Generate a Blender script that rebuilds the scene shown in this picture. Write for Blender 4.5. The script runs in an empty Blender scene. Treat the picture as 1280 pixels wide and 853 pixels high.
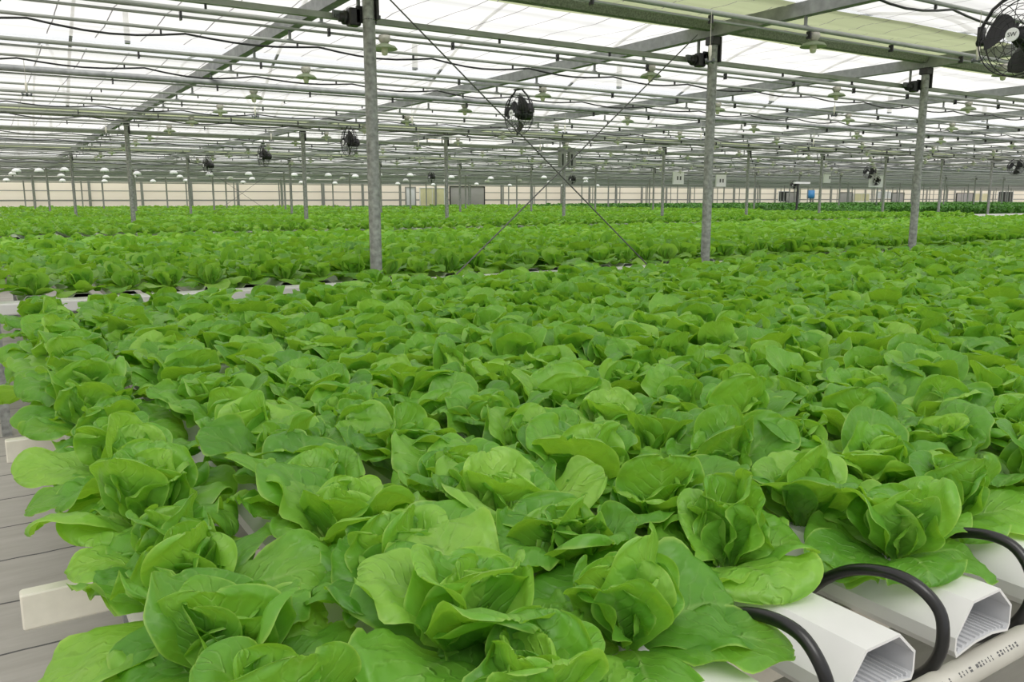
import bpy, math, random
import numpy as np
PI = math.pi
rng = random.Random(7)
C = bpy.context.scene.collection
H = 1.6                                   # eye height; the floor is z = 0
ROW0, BAY, U0, STEP = 6.12, 12.55, 2.61, 3.66   # post rows along u (x), bays along v (y)
WALL = 70.4

# ------------------------------------------------------------------ helpers
def tag(o, label=None, cat=None, group=None, kind=None):
    if label: o['label'] = label
    if cat: o['category'] = cat
    if group: o['group'] = group
    if kind: o['kind'] = kind
    return o
def empty(name, loc, rz=0):
    o = bpy.data.objects.new(name, None); o.location = loc; o.rotation_euler = (0, 0, rz)
    o.empty_display_size = .05
    C.objects.link(o); return o
class MB:
    """collects quads / tubes / boxes, builds one mesh object"""
    def __init__(s): s.v = []; s.f = []; s.m = []; s.mi = 0
    def add(s, v, f):
        n = len(s.v); s.v += [tuple(map(float, p)) for p in v]
        s.f += [tuple(i+n for i in q) for q in f]; s.m += [s.mi]*len(f)
    def box(s, x0, x1, y0, y1, z0, z1, bev=0.0):
        if bev <= 0:
            v = [(x, y, z) for z in (z0, z1) for (x, y) in ((x0, y0), (x1, y0), (x1, y1), (x0, y1))]
            s.add(v, [(3,2,1,0),(4,5,6,7),(0,1,5,4),(1,2,6,5),(2,3,7,6),(3,0,4,7)])
        else:
            b = bev; r = []
            def ring(z, i):
                return [(x0+b+i,y0+i,z),(x1-b-i,y0+i,z),(x1-i,y0+b+i,z),(x1-i,y1-b-i,z),(x1-b-i,y1-i,z),(x0+b+i,y1-i,z),(x0+i,y1-b-i,z),(x0+i,y0+b+i,z)]
            rs = [ring(z0, b*.6), ring(z0+b, 0), ring(z1-b, 0), ring(z1, b*.6)]
            v = [p for q in rs for p in q]; f = [tuple(range(7,-1,-1)), tuple(range(24,32))]
            for k in range(3):
                for i in range(8): f.append((k*8+i, k*8+(i+1)%8, k*8+8+(i+1)%8, k*8+8+i))
            s.add(v, f)
    def tube(s, pts, r, n=8, closed=False, caps=True):
        P = [np.array(p, float) for p in pts]; m = len(P)
        rr = r if hasattr(r, '__len__') else [r]*m
        v = []; up = np.array([0, 0, 1.]); prev = None
        for i, p in enumerate(P):
            if closed: t = P[(i+1) % m]-P[i-1]
            else: t = P[min(i+1, m-1)]-P[max(i-1, 0)]
            t = t/max(np.linalg.norm(t), 1e-9)
            if prev is None:
                a = up if abs(t[2]) < .9 else np.array([1., 0, 0])
                e = np.cross(t, a)
            else: e = prev - t*np.dot(prev, t)
            e /= max(np.linalg.norm(e), 1e-9); prev = e; g = np.cross(t, e)
            for k in range(n):
                a = 2*PI*k/n; v.append(p+rr[i]*(math.cos(a)*e+math.sin(a)*g))
        f = []
        for i in range(m if closed else m-1):
            j = (i+1) % m
            for k in range(n): f.append((i*n+k, i*n+(k+1) % n, j*n+(k+1) % n, j*n+k))
        if caps and not closed:
            f.append(tuple(range(n-1, -1, -1))); f.append(tuple((m-1)*n+k for k in range(n)))
        s.add(v, f)
    def lathe(s, prof, n=20, loc=(0, 0, 0)):
        v = []; f = []; m = len(prof)
        for (r, z) in prof:
            for k in range(n):
                a = 2*PI*k/n; v.append((loc[0]+r*math.cos(a), loc[1]+r*math.sin(a), loc[2]+z))
        for i in range(m-1):
            for k in range(n): f.append((i*n+k, i*n+(k+1) % n, (i+1)*n+(k+1) % n, (i+1)*n+k))
        s.add(v, f)
    def mesh(s, name, mats, smooth=False):
        me = bpy.data.meshes.new(name); me.from_pydata(s.v, [], s.f)
        for m in (mats if isinstance(mats, (list, tuple)) else [mats]): me.materials.append(m)
        me.polygons.foreach_set('material_index', s.m)
        me.polygons.foreach_set('use_smooth', [smooth]*len(s.f)); me.update()
        return me
    def build(s, name, mats, parent=None, smooth=False):
        o = bpy.data.objects.new(name, s.mesh(name, mats, smooth)); C.objects.link(o)
        if parent: o.parent = parent
        return o
def dup(o, loc=None, rz=None):
    r = o.copy(); C.objects.link(r)
    if loc is not None: r.location = loc
    if rz is not None: r.rotation_euler = (0, 0, rz)
    for ch in list(o.children):
        c = ch.copy(); C.objects.link(c); c.parent = r
        for g in list(ch.children):
            d = g.copy(); C.objects.link(d); d.parent = c
    return r
ORD = ['first','second','third','fourth','fifth','sixth','seventh','eighth','ninth','tenth','eleventh','twelfth','thirteenth','fourteenth','fifteenth',
       'sixteenth','seventeenth','eighteenth','nineteenth','twentieth']
TENS = {2: 'twenty', 3: 'thirty', 4: 'forty', 5: 'fifty', 6: 'sixty', 7: 'seventy', 8: 'eighty', 9: 'ninety'}
def ordn(i):                                # 0 -> first
    if i < 20: return ORD[i]
    n = i+1; t, u = divmod(n, 10)
    if u == 0: return {2:'twentieth',3:'thirtieth',4:'fortieth',5:'fiftieth',6:'sixtieth',7:'seventieth',8:'eightieth',9:'ninetieth'}[t]
    return TENS[t]+'-'+ORD[u-1]

# ------------------------------------------------------------------ materials
def mat(name):
    m = bpy.data.materials.new(name); m.use_nodes = True
    nt = m.node_tree; b = nt.nodes['Principled BSDF']; return m, nt, b
def nd(nt, t, **kw):
    n = nt.nodes.new(t)
    for k, v in kw.items():
        if k.startswith('i_'):
            n.inputs[k[2:].replace('_', ' ')].default_value = v
        else: setattr(n, k, v)
    return n
def ramp(nt, fac, stops):
    r = nt.nodes.new('ShaderNodeValToRGB'); e = r.color_ramp.elements
    while len(e) < len(stops): e.new(.5)
    for i, (p, c) in enumerate(stops): e[i].position = p; e[i].color = (*c, 1)
    nt.links.new(fac, r.inputs[0]); return r.outputs[0]
def simple(name, col, rough=.5, metal=0, var=.12, scale=30, bump=0, spec=.5):
    m, nt, b = mat(name)
    tc = nd(nt, 'ShaderNodeTexCoord'); n = nd(nt, 'ShaderNodeTexNoise', i_Scale=scale, i_Detail=5)
    nt.links.new(tc.outputs['Object'], n.inputs['Vector'])
    lo = tuple(c*(1-var) for c in col); hi = tuple(min(1, c*(1+var)) for c in col)
    nt.links.new(ramp(nt, n.outputs[0], [(.3, lo), (.7, hi)]), b.inputs['Base Color'])
    b.inputs['Roughness'].default_value = rough; b.inputs['Metallic'].default_value = metal
    b.inputs['Specular IOR Level'].default_value = spec
    if bump:
        bp = nd(nt, 'ShaderNodeBump', i_Strength=bump, i_Distance=.002); nt.links.new(n.outputs[0], bp.inputs['Height'])
        nt.links.new(bp.outputs[0], b.inputs['Normal'])
    return m
def leaf_material(name, lo, mid, hi, trans, tfac=.42, edge=(.50, .68, .16)):
    m, nt, b = mat(name); L = nt.links.new
    uv = nd(nt, 'ShaderNodeUVMap'); sep = nd(nt, 'ShaderNodeSeparateXYZ'); L(uv.outputs[0], sep.inputs[0])
    at = nd(nt, 'ShaderNodeAttribute', attribute_name='tone')
    oi = nd(nt, 'ShaderNodeObjectInfo')
    def M(op, a, b_=None, c=None):
        n = nd(nt, 'ShaderNodeMath', operation=op)
        for i, x in enumerate((a, b_, c)):
            if x is None: continue
            if isinstance(x, (int, float)): n.inputs[i].default_value = x
            else: L(x, n.inputs[i])
        return n.outputs[0]
    tc = nd(nt, 'ShaderNodeTexCoord')
    n1 = nd(nt, 'ShaderNodeTexNoise', i_Scale=28, i_Detail=3); L(tc.outputs['Object'], n1.inputs['Vector'])
    # tone: per leaf (attribute) + per head (object random) + mottling
    tone = M('ADD', M('MULTIPLY', at.outputs['Fac'], .62), M('ADD', M('MULTIPLY', oi.outputs['Random'], .14), M('MULTIPLY', n1.outputs[0], .28)))
    col = ramp(nt, tone, [(.1, lo), (.5, mid), (.92, hi)])
    # midrib and side veins in (s, t) of the leaf: uv.x = across 0..1, uv.y = along 0..1
    t = M('ABSOLUTE', M('SUBTRACT', M('MULTIPLY', sep.outputs[0], 2), 1))
    rib = M('SUBTRACT', 1, M('SMOOTH_MIN', M('MULTIPLY', t, 16), 1, .2))
    rib = M('MULTIPLY', M('MAXIMUM', rib, 0), M('SUBTRACT', 1, M('MULTIPLY', sep.outputs[1], .75)))
    ph = M('SUBTRACT', M('MULTIPLY', sep.outputs[1], 8), M('MULTIPLY', t, 3.2))
    ph = M('ADD', ph, M('MULTIPLY', n1.outputs[0], 1.6))
    vein = M('POWER', M('ABSOLUTE', M('COSINE', M('MULTIPLY', ph, PI))), 26)
    vein = M('MULTIPLY', vein, M('SUBTRACT', 1, M('MULTIPLY', t, .8)))
    mx = nd(nt, 'ShaderNodeMix', data_type='RGBA'); L(M('MINIMUM', M('ADD', M('MULTIPLY', rib, .6), M('MULTIPLY', vein, .16)), 1), mx.inputs[0])
    L(col, mx.inputs[6]); mx.inputs[7].default_value = (.42, .62, .20, 1)
    # pale margin
    ed = M('MAXIMUM', M('MULTIPLY', M('SUBTRACT', t, .955), 22), M('MULTIPLY', M('SUBTRACT', sep.outputs[1], .975), 40))
    ed = M('MULTIPLY', M('MINIMUM', M('MAXIMUM', ed, 0), 1), .55)
    mx2 = nd(nt, 'ShaderNodeMix', data_type='RGBA'); L(ed, mx2.inputs[0]); L(mx.outputs[2], mx2.inputs[6]); mx2.inputs[7].default_value = (*edge, 1)
    L(mx2.outputs[2], b.inputs['Base Color'])
    b.inputs['Roughness'].default_value = .40; b.inputs['Specular IOR Level'].default_value = .45
    # blistered surface
    vo = nd(nt, 'ShaderNodeTexVoronoi', i_Scale=62.0); vo.feature = 'SMOOTH_F1'; L(tc.outputs['Object'], vo.inputs['Vector'])
    hgt = M('ADD', M('MULTIPLY', vo.outputs[0], -.8), M('MULTIPLY', vein, -.45))
    bp = nd(nt, 'ShaderNodeBump', i_Strength=.75, i_Distance=.004); L(hgt, bp.inputs['Height']); L(bp.outputs[0], b.inputs['Normal'])
    tr = nd(nt, 'ShaderNodeBsdfTranslucent'); mt = nd(nt, 'ShaderNodeMix', data_type='RGBA', blend_type='MULTIPLY'); mt.inputs[0].default_value = 0
    tmix = nd(nt, 'ShaderNodeMix', data_type='RGBA'); L(tone, tmix.inputs[0])
    tmix.inputs[6].default_value = (*[c*.75 for c in trans], 1); tmix.inputs[7].default_value = (*trans, 1)
    L(tmix.outputs[2], tr.inputs[0])
    ms = nd(nt, 'ShaderNodeMixShader'); ms.inputs[0].default_value = tfac
    L(b.outputs[0], ms.inputs[1]); L(tr.outputs[0], ms.inputs[2]); L(ms.outputs[0], nt.nodes['Material Output'].inputs[0])
    return m
M_leaf = leaf_material('lettuce_leaf', (.050, .19, .022), (.155, .385, .042), (.40, .65, .11), (.44, .82, .045), .38)
M_basil = leaf_material('dark_crop_leaf', (.04, .16, .025), (.10, .30, .04), (.18, .42, .07), (.13, .36, .04), .25, (.1, .25, .04))
M_pvc = simple('white_channel_plastic', (.66, .66, .65), .30, var=.03, scale=12)
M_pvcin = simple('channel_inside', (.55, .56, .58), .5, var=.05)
M_cream = simple('cream_plastic', (.72, .69, .60), .4, var=.05)
M_pipe = simple('grey_pvc_pipe', (.46, .45, .40), .42, var=.08, scale=9)
M_rubber = simple('black_rubber', (.006, .0065, .007), .32, var=.2, spec=.6)
M_black = simple('black_metal', (.018, .018, .02), .45, var=.2)
M_wire = simple('steel_wire', (.10, .10, .10), .5)
M_galv = simple('galvanized_steel', (.30, .31, .30), .55, .35, var=.35, scale=26, bump=.15)
M_beam = simple('weathered_beam', (.27, .28, .28), .6, .3, var=.22, scale=10)
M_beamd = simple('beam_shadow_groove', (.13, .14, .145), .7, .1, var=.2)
M_paint = simple('green_grey_pipe', (.31, .33, .30), .55, .1, var=.12, scale=6)
M_gutter = simple('gutter_metal', (.20, .22, .18), .7, .1, var=.4, scale=60)
M_white = simple('white_enamel', (.86, .87, .88), .35, var=.02)
M_opal = simple('opal_bulb', (.70, .70, .52), .3, var=.05)
M_socket = simple('socket_beige', (.45, .44, .38), .5)
M_box = simple('grey_control_box', (.30, .31, .30), .5)
M_print = simple('printed_marks', (.10, .10, .10), .6)
M_blue = simple('blue_plastic', (.05, .25, .55), .4)

def glassy(name, col, tcol, f):
    m, nt, b = mat(name); b.inputs['Base Color'].default_value = (*col, 1); b.inputs['Roughness'].default_value = .35
    n = nd(nt, 'ShaderNodeTexNoise', i_Scale=20.0); nt.links.new(ramp(nt, n.outputs[0], [(.3, tuple(c*.93 for c in col)), (.7, col)]), b.inputs['Base Color'])
    t = nd(nt, 'ShaderNodeBsdfTranslucent'); t.inputs[0].default_value = (*tcol, 1)
    ms = nd(nt, 'ShaderNodeMixShader'); ms.inputs[0].default_value = f
    nt.links.new(b.outputs[0], ms.inputs[1]); nt.links.new(t.outputs[0], ms.inputs[2]); nt.links.new(ms.outputs[0], nt.nodes['Material Output'].inputs[0])
    return m
M_shade = glassy('pale_green_reflector', (.44, .50, .36), (.52, .60, .40), .5)

def cloth_material(name, base, open_frac, seams=True, stain=True):
    """woven shade screen: part open (transparent), part diffusing"""
    m, nt, b = mat(name); L = nt.links.new; nt.nodes.remove(b)
    tc = nd(nt, 'ShaderNodeTexCoord'); sp = nd(nt, 'ShaderNodeSeparateXYZ'); L(tc.outputs['Object'], sp.inputs[0])
    mp = nd(nt, 'ShaderNodeMapping'); mp.inputs['Scale'].default_value = (.12, 3.2, 1); L(tc.outputs['Object'], mp.inputs[0])
    n = nd(nt, 'ShaderNodeTexNoise', i_Scale=1.0, i_Detail=4); L(mp.outputs[0], n.inputs['Vector'])
    col = ramp(nt, n.outputs[0], [(.30, tuple(c*.74 for c in base)), (.46, tuple(c*.92 for c in base)), (.60, base)])
    if stain:
        m2 = nd(nt, 'ShaderNodeMapping'); m2.inputs['Scale'].default_value = (.55, 1.5, 1); L(tc.outputs['Object'], m2.inputs[0])
        n2 = nd(nt, 'ShaderNodeTexNoise', i_Scale=1.0, i_Detail=6); L(m2.outputs[0], n2.inputs['Vector'])
        st = ramp(nt, n2.outputs[0], [(.70, (0, 0, 0)), (.76, (1, 1, 1))])
        mx = nd(nt, 'ShaderNodeMix', data_type='RGBA'); L(st, mx.inputs[0]); L(col, mx.inputs[6]); mx.inputs[7].default_value = (.72, .50, .22, 1); col = mx.outputs[2]
    if seams:                                # dark support cords, one every 0.46 m
        a = nd(nt, 'ShaderNodeMath', operation='MODULO'); a.inputs[1].default_value = .46
        s0 = nd(nt, 'ShaderNodeMath', operation='ADD'); s0.inputs[1].default_value = 46.18; L(sp.outputs[0], s0.inputs[0]); L(s0.outputs[0], a.inputs[0])
        c = nd(nt, 'ShaderNodeMath', operation='LESS_THAN'); c.inputs[1].default_value = .011; L(a.outputs[0], c.inputs[0])
        mx = nd(nt, 'ShaderNodeMix', data_type='RGBA'); L(c.outputs[0], mx.inputs[0]); L(col, mx.inputs[6]); mx.inputs[7].default_value = (.18, .17, .17, 1); col = mx.outputs[2]
        seamfac = c.outputs[0]
    d = nd(nt, 'ShaderNodeBsdfDiffuse'); t = nd(nt, 'ShaderNodeBsdfTranslucent'); tp = nd(nt, 'ShaderNodeBsdfTransparent')
    L(col, d.inputs[0]); L(col, t.inputs[0])
    m1 = nd(nt, 'ShaderNodeMixShader'); m1.inputs[0].default_value = .8; L(d.outputs[0], m1.inputs[1]); L(t.outputs[0], m1.inputs[2])
    if stain:                                # thinner and denser bands of the weave
        L(ramp(nt, n.outputs[0], [(.30, (.72,)*3), (.46, (.92,)*3), (.60, (1, 1, 1))]), tp.inputs[0])
    m3 = nd(nt, 'ShaderNodeMixShader'); L(m1.outputs[0], m3.inputs[1]); L(tp.outputs[0], m3.inputs[2])
    if seams:
        o = nd(nt, 'ShaderNodeMath', operation='MULTIPLY_ADD'); o.inputs[1].default_value = -open_frac; o.inputs[2].default_value = open_frac
        L(seamfac, o.inputs[0]); L(o.outputs[0], m3.inputs[0])
    else: m3.inputs[0].default_value = open_frac
    L(m3.outputs[0], nt.nodes['Material Output'].inputs[0]); return m
M_cloth = cloth_material('shade_cloth', (.95, .93, .885), .46)
M_olive_bounce = cloth_material('gutter_cloth_bounce_tint', (.42, .46, .28), .0, True, False)  # olive base colour holds the green light bounced up under the gutters
M_skin = cloth_material('roof_film', (.96, .97, 1.0), .80, False, False)

def floor_material():
    m, nt, b = mat('weed_mat_floor'); L = nt.links.new
    tc = nd(nt, 'ShaderNodeTexCoord'); sp = nd(nt, 'ShaderNodeSeparateXYZ'); L(tc.outputs['Object'], sp.inputs[0])
    mp = nd(nt, 'ShaderNodeMapping'); mp.inputs['Scale'].default_value = (1.2, 7, 1); L(tc.outputs['Object'], mp.inputs[0])
    n = nd(nt, 'ShaderNodeTexNoise', i_Scale=1.6, i_Detail=7, i_Roughness=.65); L(mp.outputs[0], n.inputs['Vector'])
    col = ramp(nt, n.outputs[0], [(.3, (.36, .34, .31)), (.55, (.42, .40, .37)), (.75, (.47, .45, .42))])
    w = nd(nt, 'ShaderNodeTexNoise', i_Scale=1.3, i_Detail=3); L(tc.outputs['Object'], w.inputs['Vector'])
    def Mt(op, a, b_):
        q = nd(nt, 'ShaderNodeMath', operation=op)
        for i, x in enumerate((a, b_)):
            if isinstance(x, (int, float)): q.inputs[i].default_value = x
            else: L(x, q.inputs[i])
        return q.outputs[0]
    y = Mt('ADD', sp.outputs[1], Mt('MULTIPLY', w.outputs[0], .10))
    s = Mt('LESS_THAN', Mt('MODULO', Mt('ADD', y, 45.0), .46), .012)
    mx = nd(nt, 'ShaderNodeMix', data_type='RGBA'); L(s, mx.inputs[0]); L(col, mx.inputs[6]); mx.inputs[7].default_value = (.10, .10, .10, 1)
    L(mx.outputs[2], b.inputs['Base Color']); b.inputs['Roughness'].default_value = .75; b.inputs['Specular IOR Level'].default_value = .25
    return m
M_floor = floor_material()
def wall_material():
    m, nt, b = mat('cream_wall_panel'); L = nt.links.new
    tc = nd(nt, 'ShaderNodeTexCoord'); n = nd(nt, 'ShaderNodeTexNoise', i_Scale=.35, i_Detail=4); L(tc.outputs['Object'], n.inputs['Vector'])
    L(ramp(nt, n.outputs[0], [(.3, (.84, .79, .69)), (.7, (.93, .90, .82))]), b.inputs['Base Color']); b.inputs['Roughness'].default_value = .6
    t = nd(nt, 'ShaderNodeBsdfTranslucent'); t.inputs[0].default_value = (1, .95, .86, 1)
    ms = nd(nt, 'ShaderNodeMixShader'); ms.inputs[0].default_value = .6
    L(b.outputs[0], ms.inputs[1]); L(t.outputs[0], ms.inputs[2]); L(ms.outputs[0], nt.nodes['Material Output'].inputs[0]); return m
M_wall = wall_material()
M_grey = simple('grey_panel', (.42, .40, .41), .6, var=.06, scale=1)
M_wdoor = simple('white_door_panel', (.80, .80, .84), .5, var=.03)
M_yel = simple('pale_yellow_panel', (.74, .70, .44), .5, var=.08, scale=2)
M_dark = simple('dark_opening', (.03, .035, .03), .7)

# ------------------------------------------------------------------ camera
F_PX, PIT, YAW, ROL = CAM = (1025.75, .16902, .56670, -.0021)
cy, sy, cp, sp_ = math.cos(YAW), math.sin(YAW), math.cos(PIT), math.sin(PIT)
Fw = np.array([sy*cp, cy*cp, -sp_]); Rt = np.array([cy, -sy, 0.]); Up = np.cross(Rt, Fw)
R2 = Rt*math.cos(ROL)+Up*math.sin(ROL); U2 = -Rt*math.sin(ROL)+Up*math.cos(ROL)
from mathutils import Matrix, Vector
cd = bpy.data.cameras.new('camera'); cam = bpy.data.objects.new('camera', cd); C.objects.link(cam)
cd.sensor_width = 36; cd.lens = F_PX/1280*36; cd.clip_start = .05; cd.clip_end = 600
cam.matrix_world = Matrix(((R2[0], U2[0], -Fw[0], 0), (R2[1], U2[1], -Fw[1], 0), (R2[2], U2[2], -Fw[2], H), (0, 0, 0, 1)))
bpy.context.scene.camera = cam
def screen(p):
    d = np.array(p, float)-np.array([0, 0, H]); w = d@Fw
    if w <= .05: return None
    return 640+F_PX*(d@R2)/w, 426.5-F_PX*(d@U2)/w, w
def inview(p, m=60):
    s = screen(p); return s is not None and -m < s[0] < 1280+m and -m < s[1] < 853+m

# ------------------------------------------------------------------ setting
b = MB(); b.box(-9, 190, -7, WALL+.3, -.1, 0); o = b.build('floor', M_floor); tag(o, kind='structure')
# shade cloth spans, one sheet pair per bay, gently waved between the support cords
Zc = H+1.78
def cloth(bm, x0, x1, y0, y1, z, sag=.03, nx=60):
    ny = 10; v = []; f = []
    for j in range(ny+1):
        for i in range(nx+1):
            q = j/ny; x = x0+(x1-x0)*(i/nx); v.append((x, y0+(y1-y0)*q, z-sag*math.sin(q*PI*3+.5)**2+.012*math.sin(x*1.7+j)))
    for j in range(ny):
        for i in range(nx): a = j*(nx+1)+i; f.append((a, a+nx+1, a+nx+2, a+1))
    bm.add(v, f)
cb = MB(); ob = MB(); rb = MB(); gl = []
for k in range(-1, 6):
    r = ROW0+k*BAY; xm = min(190, 2.4*(r+BAY)+14)
    if k < 5 or True:
        cloth(cb, -9, xm, r+.32, r+4.25, Zc)
        cloth(cb, -9, xm, r+5.10, min(r+BAY-.95, WALL), Zc) if r+5.2 < WALL else None
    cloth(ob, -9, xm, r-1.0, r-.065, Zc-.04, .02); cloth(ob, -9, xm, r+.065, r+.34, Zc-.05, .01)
    # curved translucent roof skin above
    v = []; f = []; n = 12
    for j in range(n+1):
        q = j/n; z = H+1.95+2.1*math.sin(q*PI)**.8
        v += [(-9, r+BAY*q, z), (xm, r+BAY*q, z)]
    for j in range(n): f.append((2*j, 2*j+1, 2*j+3, 2*j+2))
    rb.add(v, f)
tag(cb.build('ceiling', M_cloth, smooth=True), 'white woven shade cloth stretched flat under the greenhouse roof', kind='structure')
tag(ob.build('ceiling_gutter_cloth', M_olive_bounce, smooth=True), 'cloth gathered beside the roof gutters, its olive colour standing in for green bounce light', kind='structure')
tag(rb.build('roof', M_skin, smooth=True), 'clear arched roof film over the bays', kind='structure')

# far wall with its fittings
wl = MB(); wl.box(-9, 190, WALL, WALL+.15, 0, H+1.9); wf = wl.build('wall_far', M_wall); tag(wf, kind='structure')
wl = MB(); wl.box(-9.2, -9, -7, WALL, 0, H+1.9); tag(wl.build('wall_left', M_wall), kind='structure')
tr = MB(); tr.box(-9, 160, WALL-.07, WALL, H+.06, H+.17); tag(tr.build('trim_1', M_box), 'grey horizontal rail halfway up the cream wall', kind='structure')
tr = MB(); tr.box(-9, 160, WALL-.05, WALL, H+.80, H+.86); tag(tr.build('trim_2', M_box), 'thin upper rail on the cream wall', kind='structure')
tr = MB(); tr.box(-9, 160, WALL-.05, WALL, H-.58, H-.50); tag(tr.build('trim_3', M_box), 'low rail on the cream wall', kind='structure')
for i in range(38):                       # wall pillars, one each post spacing
    x = 3.26+i*STEP
    if x < 36 or x > 43 or True:
        p = MB(); p.box(x-.09, x+.09, WALL-.22, WALL-.05, 0, H+1.7, .01); tag(p.build('trim_%d' % (i+4), M_box), kind='structure')
def door(n, x0, x1, z1, m, label, frame=M_box, leaves=1):
    e = empty('door_%d' % n, (x0, WALL-.1, 0)); tag(e, label, kind='structure')
    w = x1-x0; fr = MB(); fr.box(-.08, 0, -.1, .05, 0, z1+.08); fr.box(w, w+.08, -.1, .05, 0, z1+.08); fr.box(0, w, -.1, .05, z1, z1+.08); fr.build('door_frame', frame, e)
    for i in range(leaves):
        a, c = w*i/leaves+.01, w*(i+1)/leaves-.01
        p = MB(); p.box(a, c, -.05, 0, .02, z1-.01, .01); q = p.build('door_panel', m, e)
        h = MB(); h.tube([(c-.12, -.06, 1.0), (c-.12, -.13, 1.0), (c-.12, -.13, 1.25), (c-.12, -.06, 1.25)], .02, 6); h.build('door_handle', M_black, q)
    return e
door(1, 33.15, 34.05, H+1.25, M_wdoor, 'white door in the cream end wall')
door(2, 37.78, 41.5, H+1.32, M_grey, 'wide grey sliding door in the end wall', M_dark)
for n, (x0, x1, m) in enumerate([(85.8, 88.0, M_grey), (96.6, 99.2, M_grey), (124.6, 129, M_grey), (108.2, 111, M_grey)]):
    door(3+n, x0, x1, H+1.0, m, 'grey door at the far right of the end wall', M_dark)
def window(n, x0, x1, z0, z1, m, label):
    e = empty('window_%d' % n, (x0, WALL-.1, 0)); tag(e, label, kind='structure'); w = x1-x0
    fr = MB(); fr.box(-.07, 0, -.05, .05, z0, z1); fr.box(w, w+.07, -.05, .05, z0, z1); fr.box(-.07, w+.07, -.05, .05, z1, z1+.07); fr.box(-.07, w+.07, -.05, .05, z0-.07, z0)
    fr.box(w/2-.02, w/2+.02, -.04, .05, z0, z1); fr.build('window_frame', M_white, e)
    p = MB(); p.box(0, w, -.01, .02, z0, z1); p.build('pane', m, e)
window(1, 84.5, 86.3, H-.1, H+1.1, M_dark, 'dark window beside the grey door')
window(2, 99.6, 103, H-.1, H+.9, M_yel, 'pale yellow window right of the grey door')
window(3, 129.4, 134, H-.1, H+1.0, M_yel, 'pale yellow window far right')
window(4, 136.5, 141, H-.6, H+1.3, M_dark, 'dark opening at the far right end')
window(5, 34.6, 37.1, H-.5, H+1.2, M_yel, 'pale yellow glazed panel between the white and the grey door')
window(6, 104.6, 107.9, H+.3, H+1.15, M_wdoor, 'white louvred panel on the end wall')

# ------------------------------------------------------------------ structure of the greenhouse
def post_mesh(top, r=.047):
    m = MB(); m.lathe([(r, 0), (r, top)], 14); m.lathe([(0, top), (r, top)], 14); return m.mesh('support_post', M_galv, True)
pm = post_mesh(H+1.63)
br = MB(); br.box(-.058, .058, -.055, .055, H+1.52, H+1.60, .006); br.box(.04, .06, -.06, .06, H+1.36, H+1.6)
brm = br.mesh('bracket', M_black)
fl = MB(); fl.lathe([(0, .0), (.10, .0), (.10, .012), (.05, .016), (.05, .05)], 14); flm = fl.mesh('foot_plate', M_galv)
rows = [(0, 4, 'nearest'), (1, 12, 'second'), (2, 19, 'third'), (3, 26, 'fourth'), (4, 32, 'fifth'), (5, 38, 'sixth')]
def place_post(x, y, label, group, parts=True):
    e = bpy.data.objects.new('support_post', pm); e.location = (x, y, 0); C.objects.link(e); tag(e, label, 'post', group)
    if parts:
        for nm, me in (('bracket', brm), ('foot_plate', flm)):
            c = bpy.data.objects.new(nm, me); C.objects.link(c); c.parent = e
    return e
for r, n, nm in rows:
    for k in range(n):
        x, y = U0+STEP*k, ROW0+BAY*r
        if not inview((x, y, H+.5), 40): continue
        if r < 3: lab = 'galvanized steel roof post, %s from the left in the %s row of posts' % (ordn(k), nm)
        else: lab = 'thin grey roof post far off in the %s row of posts' % nm
        if r == 0: lab = ['thick galvanized steel post at the left with a black drive box on top', 'thick galvanized steel post right of centre under the gutter',
                          'galvanized steel post at the right below the dark roof beam', 'galvanized post'][k]
        place_post(x, y, lab, ['nearest row of roof posts','second row of roof posts','third row of roof posts','fourth row of roof posts','fifth row of roof posts','sixth row of roof posts'][r], r < 3)
# roof beams across the bays at each post line
def beam_mesh(y0, y1):
    m = MB(); z0, z1 = H+1.60, H+1.72
    m.box(-.045, -.035, y0, y1, z0, z1); m.box(-.045, .045, y0, y1, z1-.012, z1); m.box(-.045, .045, y0, y1, z0, z0+.012)
    m.box(.035, .045, y0, y1, z0, z0+.04); m.box(.035, .045, y0, y1, z1-.04, z1)
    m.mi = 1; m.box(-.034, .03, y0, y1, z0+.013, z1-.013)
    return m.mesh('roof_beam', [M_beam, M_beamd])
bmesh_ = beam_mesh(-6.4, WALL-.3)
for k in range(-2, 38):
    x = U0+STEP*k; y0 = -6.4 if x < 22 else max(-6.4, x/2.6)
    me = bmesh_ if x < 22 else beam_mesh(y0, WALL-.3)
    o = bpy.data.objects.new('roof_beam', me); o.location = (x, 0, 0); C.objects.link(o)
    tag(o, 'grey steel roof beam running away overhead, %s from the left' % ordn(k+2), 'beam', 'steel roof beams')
# arched rafters above the cloth
rf = MB(); pts = [(0, BAY*q/10, H+1.85+2.1*math.sin(q/10*PI)**.8) for q in range(11)]
rf.tube(pts, .03, 5); rf.box(-.025, .025, BAY*.365, BAY*.371, H+1.80, H+2.15)
rfm = rf.mesh('roof_rafter', M_beam)
for r in range(-1, 3):
    for k in range(-1, 24):
        x, y = U0+STEP*(k-.28), ROW0+BAY*r
        if not inview((x, y+4.7, H+2.2), 120): continue
        o = bpy.data.objects.new('roof_rafter', rfm); o.location = (x, y, 0); C.objects.link(o)
        tag(o, 'curved grey rafter above the shade cloth, glimpsed through the gap over the %s bay' % ordn(r+1), 'rafter', 'rafters over the %s bay' % ordn(r+1))
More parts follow.
